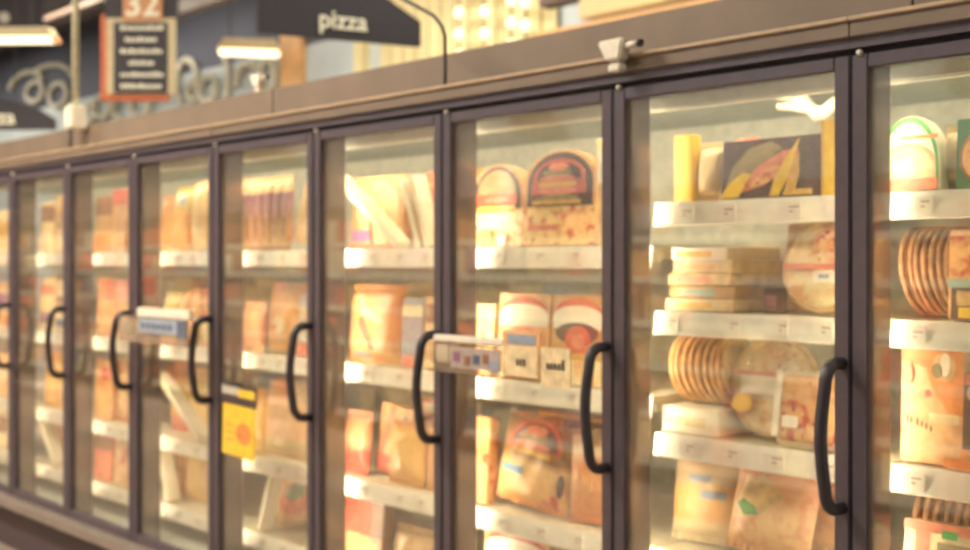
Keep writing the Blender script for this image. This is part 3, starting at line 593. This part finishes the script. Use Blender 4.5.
bag('frozen_food_bag', 'pale yellow bag left of the round pizza, second shelf, ' + d3, 'bag', -3.92, S2, .17, .25, .07, band_mat('pale_yellow', [(0, (246, 226, 160)), (1, (226, 216, 160))], .25), seed=37)
carton('pizza_carton', 'salmon carton at right of the round pizza, second shelf, ' + d3, 'carton', -3.48, S2, .17, .27, .05, 'salmon', [('printed_panel', 'cream', rec(-.08, .08, .0, .12)), ('pizza_picture', 'redpizza', ell(0, .2, .07, .05))])
spine('bright white slim carton leaning far over on third shelf, ' + d3, -3.53, S3, .52, 1.0)
bag('frozen_food_bag', 'big pale yellow bag behind the leaning slim carton, third shelf, ' + d3, 'bag', -3.7, S3, .34, .33, .08, band_mat('big_yellow', [(0, (246, 214, 150)), (.5, (240, 220, 150)), (1, (226, 214, 150))], .33, (226, 196, 120), 14), seed=38, y=.29)
bag('frozen_food_bag', 'pink footed bag by the left post, third shelf, ' + d3, 'bag', -3.95, S3, .17, .27, .07, band_mat('pink_foot', [(0, (220, 120, 110)), (.2, (226, 140, 120)), (.35, (240, 206, 140)), (1, (236, 220, 160))], .27), seed=39, y=.29)
spine('bright white slim carton leaning a little on the lowest shelf, ' + d3, -3.84, S4, .28, .38)
bag('frozen_food_bag', 'wide cream bag behind the slim carton, lowest shelf, ' + d3, 'bag', -3.72, S4, .36, .25, .08, band_mat('wide_cream', [(0, (240, 214, 150)), (1, (230, 206, 140))], .25, (220, 180, 120), 12), seed=40, y=.29)
carton('pizza_carton', 'peach carton by the left post, lowest shelf, ' + d3, 'carton', -3.97, S4, .12, .24, .05, 'peach', [('printed_panel', 'cream', rec(-.05, .05, .1, .2))], y=.29)

# ---- the far doors
tanred = [('printed_panel', 'salmon', rec(-.1, .1, .2, .29)), ('printed_panel', 'red', rec(-.1, .1, .27, .3))]
carton('pizza_carton', 'brown and orange carton with red top, top shelf, ' + d2, 'carton', -4.63, T, .2, .3, .05, 'tan', [('printed_panel', 'brown', rec(-.1, .1, .2, .3)), ('printed_panel', 'orange', rec(-.1, .1, .0, .1))])
carton('pizza_carton', 'reddish carton in the middle of the top shelf, ' + d2, 'carton', -4.44, T, .17, .33, .05, 'peach', [('printed_panel', 'red', rec(-.08, .08, .25, .33)), ('printed_panel', 'tan', rec(-.08, .08, .0, .12))])
bag('frozen_food_bag', 'olive green bag beside the right frame, top shelf, ' + d2, 'bag', -4.28, T, .13, .3, .06, band_mat('olive_bag', [(0, (216, 186, 120)), (.4, (150, 160, 90)), (1, (196, 160, 100))], .3), seed=41)
for i, w in enumerate(('left', 'right')):
    carton('pizza_carton', 'tan carton with red top band, ' + w + ' of two, second shelf, ' + d2, 'carton', -4.6+.22*i, S2, .21, .31, .05, 'peach', tanred)
carton('pizza_carton', 'mixed red and yellow pizza carton at left, third shelf, ' + d2, 'carton', -4.63, S3, .22, .32, .05, 'redpizza', [('printed_panel', 'gold', ell(.0, .1, .08, .06)), ('printed_panel', 'red', ell(.02, .24, .06, .04))])
bag('pizza_bag', 'yellow and plum speckled pizza bag at right, third shelf, ' + d2, 'bag', -4.39, S3, .23, .33, .07, band_mat('yellow_plum', [(0, (236, 180, 110)), (.5, (240, 206, 120)), (1, (214, 140, 90))], .33, (150, 70, 60), 16), seed=42)
carton('pizza_carton', 'dull red carton at left, lowest shelf, ' + d2, 'carton', -4.63, S4, .22, .25, .05, 'salmon', [('printed_panel', 'brown', rec(-.1, .1, .16, .24))])
carton('pizza_carton', 'brown carton with salmon pizza picture, lowest shelf, ' + d2, 'carton', -4.39, S4, .22, .26, .05, 'tan', [('pizza_picture', 'redpizza', ell(0, .12, .09, .09))])
carton('pizza_carton', 'cream and brown carton at left, top shelf, ' + d1, 'carton', -5.38, T, .22, .3, .05, 'cream', [('printed_panel', 'brown', rec(-.1, .1, .18, .28))])
carton('pizza_carton', 'tan carton at right, top shelf, ' + d1, 'carton', -5.14, T, .22, .33, .05, 'tan', [('printed_panel', 'cream', rec(-.1, .1, .02, .14))])
carton('pizza_carton', 'cream carton with purple and red bands, second shelf, ' + d1, 'carton', -5.38, S2, .22, .31, .05, 'cream', [('printed_panel', 'purple', rec(-.1, .1, .04, .1)), ('printed_panel', 'salmon', rec(-.1, .1, .2, .26))])
carton('pizza_carton', 'cream carton with brown picture at right, second shelf, ' + d1, 'carton', -5.14, S2, .22, .3, .05, 'cream', [('printed_panel', 'brown', rec(-.1, .06, .1, .2)), ('printed_panel', 'slate', rec(-.1, .06, .02, .07))])
bag('frozen_food_bag', 'plain golden bag at left, third shelf, ' + d1, 'bag', -5.38, S3, .22, .31, .07, band_mat('golden', [(0, (236, 196, 110)), (1, (246, 216, 140))], .31), seed=43)
bag('frozen_food_bag', 'paler golden bag at right, third shelf, ' + d1, 'bag', -5.14, S3, .22, .3, .07, band_mat('pale_gold', [(0, (246, 216, 150)), (1, (226, 190, 120))], .3), seed=44)
spine('white slim carton leaning over on the lowest shelf, ' + d1, -5.2, S4, .35, .75)
carton('pizza_carton', 'brown and red carton behind the slim one, lowest shelf, ' + d1, 'carton', -5.38, S4, .22, .22, .05, 'tan', [('printed_panel', 'red', rec(-.1, -.02, .06, .18))], y=.3)
carton('pizza_carton', 'tan carton right of brown and red one, lowest shelf, ' + d1, 'carton', -5.12, S4, .22, .23, .05, 'tan', [('printed_panel', 'cream', rec(-.08, .08, .06, .16))], y=.3)
fl = 'leftmost door in view'
for nm, sh, m1, m2 in (('top', T, 'cream', 'gold'), ('second', S2, 'tan', 'purple'), ('third', S3, 'peach', 'cream'), ('lowest', S4, 'cream', 'brown')):
    carton('pizza_carton', '%s and %s carton at left, %s shelf, %s' % (m1, m2, nm, fl), 'carton', -6.1, sh, .22, .27, .05, m1, [('printed_panel', m2, rec(-.1, .1, .1, .2))])
    carton('pizza_carton', '%s and %s carton at right, %s shelf, %s' % (m2, m1, nm, fl), 'carton', -5.87, sh, .22, .26, .05, m2, [('printed_panel', m1, rec(-.1, .1, .05, .2))])

# ------------------------------------------------------------------ signs and fittings on the doors
f = thing('price_flag', 'clear acrylic price flag with framed card sticking out over third door from right', 'sign', (-1.49, -.045, 1.29))
MB().box(0, .07, -.01, .044, .03, .10, M['white']).build('bracket', f, bevel=.006)
MB().box(.0, .335, -.012, .0, .0, .10, M['acrylic']).build('clear_holder', f, bevel=.003)
MB().box(.0, .335, -.018, .006, .10, .122, M['white']).build('top_rail', f, bevel=.003)
MB().box(.085, .32, -.0155, -.0125, .02, .085, plain('grey_violet_card', (178, 160, 152), .5)).build('insert_card', f)
for a, b, c0, mt in ((.10, .13, .05, 'purple'), (.15, .18, .04, 'brown'), (.195, .225, .045, 'slate'), (.24, .265, .05, 'brown'), (.275, .315, .03, 'bluegrey')): MB().box(a, b, -.0175, -.0157, c0-.01, c0+.02, M[mt]).build('product_picture', f)
fc = MB().box(.335, .50, -.02, -.012, .005, .15, M['peach']).build('framed_card', f, bevel=.003)
MB().box(.345, .49, -.0225, -.0202, .012, .105, M['cream']).box(.36, .48, -.0225, -.0202, .11, .14, M['bluegrey']).build('card_face', fc)
sc = MB().box(.50, .62, -.018, -.012, -.01, .105, M['cream']).build('second_card', f)
m = MB()
for x in (.40, .415, .43): m.box(x, x+.009, -.0242, -.0226, .045, .066, M['ink'])
m.build('lettering', fc)
m = MB()
for x in (.525, .54, .556, .572, .588): m.box(x, x+.01, -.02, -.0182, .042, .06+.012*(x > .58), M['ink'])
m.build('lettering', sc)

f = thing('price_flag', 'clear flag with white top rail and blue-grey card left of the yellow tag', 'sign', (-3.70, -.105, 1.285))
MB().box(0, .65, -.012, 0, 0, .12, M['acrylic']).build('clear_holder', f, bevel=.003)
MB().box(.2, .68, -.02, .006, .12, .16, M['white']).build('top_rail', f, bevel=.004)
MB().box(.21, .64, -.016, -.0125, .05, .115, M['bluegrey']).build('insert_card', f)
MB().box(.57, .65, -.018, -.0162, .04, .112, M['slate']).build('product_picture', f)
for i in range(6): MB().box(.24+.05*i, .27+.05*i, -.018, -.0162, .07, .092, M['slate']).build('lettering', f)
MB().box(.02, .10, .0, .103, .03, .10, M['white']).build('bracket', f, bevel=.004)

f = thing('price_tag_sign', 'yellow hanging price sign with black header strip on the door', 'sign', (-2.945, -.006, .845), (0, .03, 0))
MB().box(0, .255, -.004, 0, 0, .215, M['yellow']).build('card', f, bevel=.0015)
h = MB().box(-.01, .265, -.007, 0, .215, .30, M['ink']).build('header_strip', f, bevel=.0015)
MB().box(.0, .13, -.009, -.007, .255, .288, M['pale_grey']).box(.13, .258, -.009, -.007, .25, .283, M['yellow']).build('header_label', h)
m = MB().patch(ell(.17, .1, .06, .045), lambda a, b: -.004, .0015, M['orange'])
for i in range(3): m.patch(rec(.03, .1, .06+.03*i, .072+.03*i), lambda a, b: -.004, .0012, M['gold'])
m.build('printed_picture', f)

# white plastic clamp on the canopy, and its smaller fellows
def clamp(label, x, y, z, s=1.):
    r = thing('sign_clamp', label, 'clamp', (x, y, z)); r.scale = (s, s, s)
    MB().prism([(-.022, .03), (.03, .03), (.045, .092), (-.055, .09)], -.045, .0, M['white']).build('hopper', r, bevel=.006)
    MB().box(-.018, .026, -.038, -.004, .0, .022, M['white']).build('clip_foot', r, bevel=.004)
    MB().box(-.01, .02, -.03, -.01, .02, .034, M['pale_grey']).build('neck', r)
    MB().tube([(.035, -.025, .068), (.09, -.03, .07)], .009, M['white'], 10).build('stem', r, smooth=True)
    MB().lathe([(.004, 0), (.012, .003), (.012, .014), (.005, .018)], M['ink'], 14, 'x', (.086, -.03, .07)).build('knob', r, smooth=True)
clamp('white plastic sign clamp clipped above the second door from the right', -.715, -.016, 2.187)
clamp('small white clamp on the canopy top near the tan column', -3.2, .345, 2.426, .9)

# cable and pole
pts = [(-1.621, .1, 2.243), (-1.621, .1, 2.351), (-1.621, .1, 2.434), (-1.638, .1, 2.471), (-1.681, .1, 2.513), (-1.758, .1, 2.553), (-1.844, .1, 2.595), (-1.992, .1, 2.671), (-3.2, .2, 3.3), (-5.5, .3, 4.7), (-6.5, .3, 6.2)]
tag(MB().tube(pts, .0065, M['cable'], 8).build('power_cable', smooth=True), 'thin dark cable bending down onto the taupe canopy', 'cable')
p = thing('conduit_pole', 'pale vertical pole with junction box rising from the far canopy', 'pole', (-5.0, .24, 2.40))
MB().tube([(0, 0, .08), (0, 0, 3.79)], .02, M['pole'], 12).build('pole_tube', p, smooth=True)
MB().box(-.05, .05, -.05, .05, 0, .13, M['white']).build('junction_box', p, bevel=.01)
MB().tube([(0, -.03, 0), (0, -.03, -.158)], .012, M['cable'], 8).build('conduit', p, smooth=True)

# ------------------------------------------------------------------ across the aisle (mirrored in the door glass)
g = thing('aisle_shelving', 'long dark shelving across the aisle, mirrored as stripes in the door glass', 'shelving', (-9, -4.4, 0))
MB().box(-9, 8.5, -.45, -.4, 0, 2.2, M['kick']).build('back_panel', g)
tp = MB().box(-9, 8.5, -.4, .22, 2.14, 2.2, M['kick']).build('top_canopy', g)
MB().box(-9, 8.5, .2, .22, 2.06, 2.14, M['kick']).build('canopy_lip', tp)
MB().box(-9, 8.5, .17, .185, 2.12, 2.138, M['shelflamp']).build('canopy_lamp', tp)
for z in (.2, .55, .9, 1.22, 1.54, 1.84):
    sh = MB().box(-9, 8.5, -.4, .2, z-.03, z, M['pale_grey']).build('shelf', g)
    MB().box(-9, 8.5, .2, .206, z-.05, z+.005, M['rail']).build('price_rail', sh)
    if z > .3: MB().box(-9, 8.5, .185, .197, z-.044, z-.032, M['shelflamp']).build('shelf_lamp', sh)
for x in range(8): MB().box(-9+2.45*x, -8.92+2.45*x, -.4, .1, 0, 2.1, M['kick']).build('upright', g)
m = MB(); rr = random.Random(3); x = -17.9
for z in (.2, .55, .9, 1.22, 1.54, 1.84):
    x = -17.9
    while x < -.8:
        w = rr.choice((.18, .25, .33)); m.box(x, x+w-.015, -4.7, -4.25-.08*rr.random(), z+.001, z+.16+.1*rr.random(), M[rr.choice(('red', 'cream', 'brown', 'plum', 'slate', 'white_card', 'salmon', 'tan', 'purple'))]); x += w
o = m.build('grocery_packs'); o['kind'] = 'stuff'; o['label'] = 'assorted grocery packs filling the shelving across the aisle'; o['category'] = 'groceries'

# ------------------------------------------------------------------ store beyond the freezers
R2 = (.674, .739)                                                # across the aisle signs
def yaw_of(d): return math.atan2(d[1], d[0])
def text(body, size, ext, mat, name, parent, loc):
    cu = bpy.data.curves.new(name, 'FONT'); cu.body = body; cu.size = size; cu.extrude = ext; cu.align_x = 'CENTER'; cu.align_y = 'CENTER'; cu.offset = size*.012
    tmp = bpy.data.objects.new(name, cu); COL.objects.link(tmp)
    dg = bpy.context.evaluated_depsgraph_get(); me = bpy.data.meshes.new_from_object(tmp.evaluated_get(dg))
    bpy.data.objects.remove(tmp)
    me.materials.clear(); me.materials.append(mat)
    o = bpy.data.objects.new(name, me); COL.objects.link(o); o.parent = parent; o.location = loc; o.rotation_euler = (PI/2, 0, 0)
    return o
# hanging aisle sign
def aisle_sign(label, loc, yaw, w, poly, word, size, tx, tz):
    s = thing('aisle_sign', label, 'sign', loc, (0, 0, yaw))
    MB().prism(poly, 0, .05, M['black']).build('sign_board', s)
    if word: text(word, size, .006, M['letter'], 'lettering', s, (tx, -.006, tz))
    top = 6.2-loc[2]
    for x in (w*.3, w*.7): MB().tube([(x, .025, max(p[1] for p in poly)-.1), (x, .025, top)], .006, M['cable'], 6).build('hanger_wire', s)
    return s
aisle_sign('black hanging sign with arched top reading pizza in cream letters', (-5.417, 1.685, 3.196), yaw_of((.276, .961)), 1.19, [(0, 0), (1.19, 0), (1.19, .175), (.84, .37), (.74, .41), (.6, .43), (.46, .42), (.2, .36), (0, .28)], 'pizza', .18, .60, .125)
aisle_sign('black arched sign with cut off cream lettering at far left', (-13.33, 1.955, 3.21), yaw_of(R2), 1.59, [(0, 0), (1.59, 0), (1.59, .13), (1.4, .24), (1.15, .33), (.85, .38), (.55, .36), (.25, .26), (0, .13)], 'pizza', .24, .88, .14)
s = thing('aisle_sign', 'dark board with a round pale mark in the upper left corner', 'sign', (-13.56, 3.14, 4.60), (0, 0, yaw_of(R2)))
MB().box(-.9, .36, 0, .05, -.02, .6, M['black']).build('sign_board', s)
MB().lathe([(.06, 0), (.07, .004), (.07, .012), (.05, .014)], M['pale_grey'], 24, 'y', (-.12, -.014, .13)).build('round_mark', s)
for x in (-.4, .4): MB().tube([(x, .02, .6), (x, .02, 1.85)], .006, M['cable'], 6).build('hanger_wire', s)

for x, lab in ((-1.4, 'nearest'), (-4.4, 'middle'), (-7.8, 'furthest')):
    aisle_sign(lab + ' black arched board hung over the shelving across the aisle', (x, -3.6, 2.5), yaw_of((.3, .95)), .8, [(0, 0), (.8, 0), (.8, .1), (.6, .18), (.4, .21), (.2, .18), (0, .1)], '', 0, 0, 0)
# aisle directory
yz = yaw_of(R2)
s = thing('directory_sign', 'orange framed aisle directory with six lines of white print', 'sign', (-7.81, 2.02, 3.04), (0, 0, yz))
MB().box(-.35, .22, .03, .1, -.03, .70, M['signorange']).build('back_board', s, bevel=.006)
fb = MB().box(-.29, .29, .0, .03, .02, .66, M['signcream']).build('front_board', s, bevel=.004)
MB().box(-.225, .225, -.008, .0, .03, .62, M['black']).build('text_panel', fb)
for i, (a, b) in enumerate(((-.17, .2), (-.13, .16), (-.17, .18), (-.1, .12), (-.17, .19), (-.17, .18))):
    m = MB(); z = .572-.098*i; x = a; rr = random.Random(i)
    while x < b-.02:
        w = min(b-x, .02+.02*rr.random()); m.box(x, x+w, -.012, -.0085, z-.014, z+.014+.008*(rr.random() > .6), M['letter']); x += w+.008
    m.build('lettering', fb)
nb = MB().box(-.15, .18, -.01, .05, .635, 1.0, M['signtan']).build('number_board', s, bevel=.004)
text('32', .3, .006, M['letter'], 'lettering', nb, (.015, -.018, .765))
hb = MB().box(-.31, .3, .02, .09, .661, 1.2, M['black']).build('header_board', s)
for x in (-.25, .2): MB().tube([(x, .06, 1.2), (x, .06, 3.15)], .006, M['cable'], 6).build('hanger_wire', s)

# fluorescent fittings
def strip_light(label, loc, yaw, L):
    s = thing('strip_light', label, 'light', loc, (0, 0, yaw))
    MB().prism([(-L/2, .06), (L/2, .06), (L/2-.06, .15), (-L/2+.06, .15)], -.09, .09, M['signcream']).build('housing', s)
    MB().box(-L/2+.01, L/2-.01, -.08, .08, 0, .058, M['diffuser']).build('diffuser', s, bevel=.02)
    MB().box(L/2-.01, L/2+.015, -.085, .085, .0, .062, M['signtan']).build('end_cap', s)
    for x in (-L*.3, L*.3): MB().tube([(x, 0, .15), (x, 0, 6.2-loc[2])], .006, M['cable'], 6).build('hanger_wire', s)
strip_light('lit strip light hanging in the upper left corner under the round mark', (-10.72, 1.85, 3.86), yaw_of((.70, .71)), 1.3)
strip_light('lit strip light hanging just left of the pizza sign', (-8.07, 3.22, 3.55), yaw_of((.50, .866)), .58)

# cream scrollwork on the back wall
def scroll(label, pieces):
    s = thing('wall_scroll', label, 'decoration', (pieces[0][0], 6.93, pieces[0][1]))
    for (x, z, rx, rz, a0, a1, t) in pieces:
        n = 40; P = [(x-s.location.x+rx*math.cos(a0+(a1-a0)*i/n), .0, z-s.location.z+rz*math.sin(a0+(a1-a0)*i/n)) for i in range(n+1)]
        full = abs(abs(a1-a0)-2*PI) < .01
        MB().tube(P[:-1] if full else P, t, M['scroll'], 8, closed=full).build('curl', s, smooth=True)
scroll('pair of cream ring scrolls on the wall above the black arched sign', [(-22.45, 5.1, .42, .2, 0, 2*PI, .05), (-21.3, 4.92, .42, .22, 0, 2*PI, .05), (-22.9, 5.2, .9, .34, .3, 2.9, .055), (-21.9, 5.15, 1.3, .4, .2, 1.9, .05)])
scroll('cream scrollwork on the wall beside the pale pole', [(-20.0, 4.42, .4, .16, 0, 2*PI, .05), (-19.3, 4.5, .34, .2, 0, 2*PI, .05), (-18.5, 4.4, .34, .2, 0, 4.6, .05), (-17.8, 4.38, .34, .22, 0, 2*PI, .05)])
scroll('tall looped cream scroll on the wall right of the directory', [(-16.15, 4.6, .34, .36, -.6, 4.2, .055), (-15.9, 4.42, .2, .14, 0, 2*PI, .05), (-15.45, 4.4, .26, .2, 0, 2*PI, .05), (-14.95, 4.5, .12, .34, -1.5, 1.5, .05)])
scroll('cream ring scroll on the wall under the strip light', [(-14.25, 4.42, .34, .24, .4, 3.4, .055), (-13.7, 4.4, .2, .24, 0, 2*PI, .055)])

# lamp strings before the cream cladding
for i, (x, n, lab) in enumerate(((-9.1, 9, 'left string'), (-8.65, 9, 'middle string'), (-8.2, 9, 'right string'), (-7.98, 8, 'extra string nearest the brown timbers'))):
    s = thing('bulb_string', lab + ' of hanging round bulbs before the cream cladding', 'light', (x, 6.7, 6.2), group='bulb strings before the cream cladding')
    MB().tube([(0, 0, 0), (0, 0, -2.6)], .012, M['cable'], 6).build('cord', s)
    for k in range(n):
        z = -.32-.255*k-.06*(i % 2)
        MB().lathe([(.02, .065), (.05, .045), (.066, 0), (.05, -.045), (.02, -.065)], M['bulb'], 16, 'z', (.0, -.0, z)).build('bulb', s, smooth=True)

# timbers
for nm, lab, a, b, hw, mt in (
    ('timber_beam', 'long brown timber beam crossing behind the strip light at upper left', (-20, 5, 5.48), (-13.8, 5, 5.48), .045, 'dkwood'),
    ('timber_beam', 'brown timber beam above the directory and strip light', (-13.2, 5, 4.97), (-6.5, 5, 4.97), .09, 'dkwood'),
    ('timber_beam', 'peach lit timber beam right of the bulb strings', (-6.1, 5, 3.60), (-2.6, 5, 3.60), .10, 'wood'),
    ('timber_beam', 'cream timber beam above the peach one at the canopy edge', (-5.6, 5.1, 3.86), (-1.5, 5.1, 3.86), .09, 'cladding'),
    ('timber_beam', 'brown timber beam topmost of the three by the bulb strings', (-6.2, 5.2, 4.10), (-1.5, 5.2, 4.10), .12, 'dkwood')):
    tag(MB().box(a[0], b[0], a[1]-.08, a[1]+.08, a[2]-hw, a[2]+hw, M[mt]).build(nm, bevel=.01), lab, 'beam', 'timber beams')

# ------------------------------------------------------------------ lights
def area(name, loc, sx, sy, power, col=(1., .89, .74), rot=(0, 0, 0)):
    l = bpy.data.lights.new(name, 'AREA'); l.shape = 'RECTANGLE'; l.size = sx; l.size_y = sy; l.energy = power; l.color = col
    o = bpy.data.objects.new(name, l); COL.objects.link(o); o.location = loc; o.rotation_euler = rot; return o
for x, y, p in ((-4.2, -2.6, 420), (-10, -2.6, 330), (2.4, -3.4, 120)):
    area('aisle_light', (x, y, 5.6), 2.4, .4, p)
for x, y, p in ((-5, -5.9, 130), (-14, -5.9, 130), (-3, 3.4, 200), (-9, 4.0, 380), (-16, 4.0, 380), (-23, 4.0, 330)):  # the front pair is added to brighten the unseen front wall
    area('store_fill_light', (x, y, 6.0), 3., .6, p)
w = bpy.data.worlds.new('world'); S.world = w; w.use_nodes = True
w.node_tree.nodes['Background'].inputs[0].default_value = lin((190, 180, 176)); w.node_tree.nodes['Background'].inputs[1].default_value = .2

# ------------------------------------------------------------------ camera
cam = bpy.data.cameras.new('camera'); co = bpy.data.objects.new('camera', cam); COL.objects.link(co)
a = math.atan2(.674, -.739); fw = Vector((-.739, .674, 0)).normalized(); rt = Vector((fw.y, -fw.x, 0)); up = Vector((0, 0, 1))
co.matrix_world = Matrix(((rt.x, up.x, -fw.x, 1.523), (rt.y, up.y, -fw.y, -2.58), (rt.z, up.z, -fw.z, 1.65), (0, 0, 0, 1)))
cam.sensor_width = 36; cam.lens = 36*1190/970; cam.shift_y = -13/970; cam.clip_start = .05
cam.dof.use_dof = True; cam.dof.focus_distance = 2.0; cam.dof.aperture_fstop = 3.0; cam.dof.aperture_blades = 0
S.camera = co
S.view_settings.view_transform = 'Standard'; S.view_settings.look = 'None'; S.view_settings.exposure = .2; S.view_settings.gamma = 1
S.view_settings.use_curve_mapping = False
S.cycles.use_denoising = True; S.cycles.use_light_tree = True
S.cycles.max_bounces = 10; S.cycles.transparent_max_bounces = 24; S.cycles.caustics_reflective = False; S.cycles.caustics_refractive = False
S.cycles.sample_clamp_indirect = 6
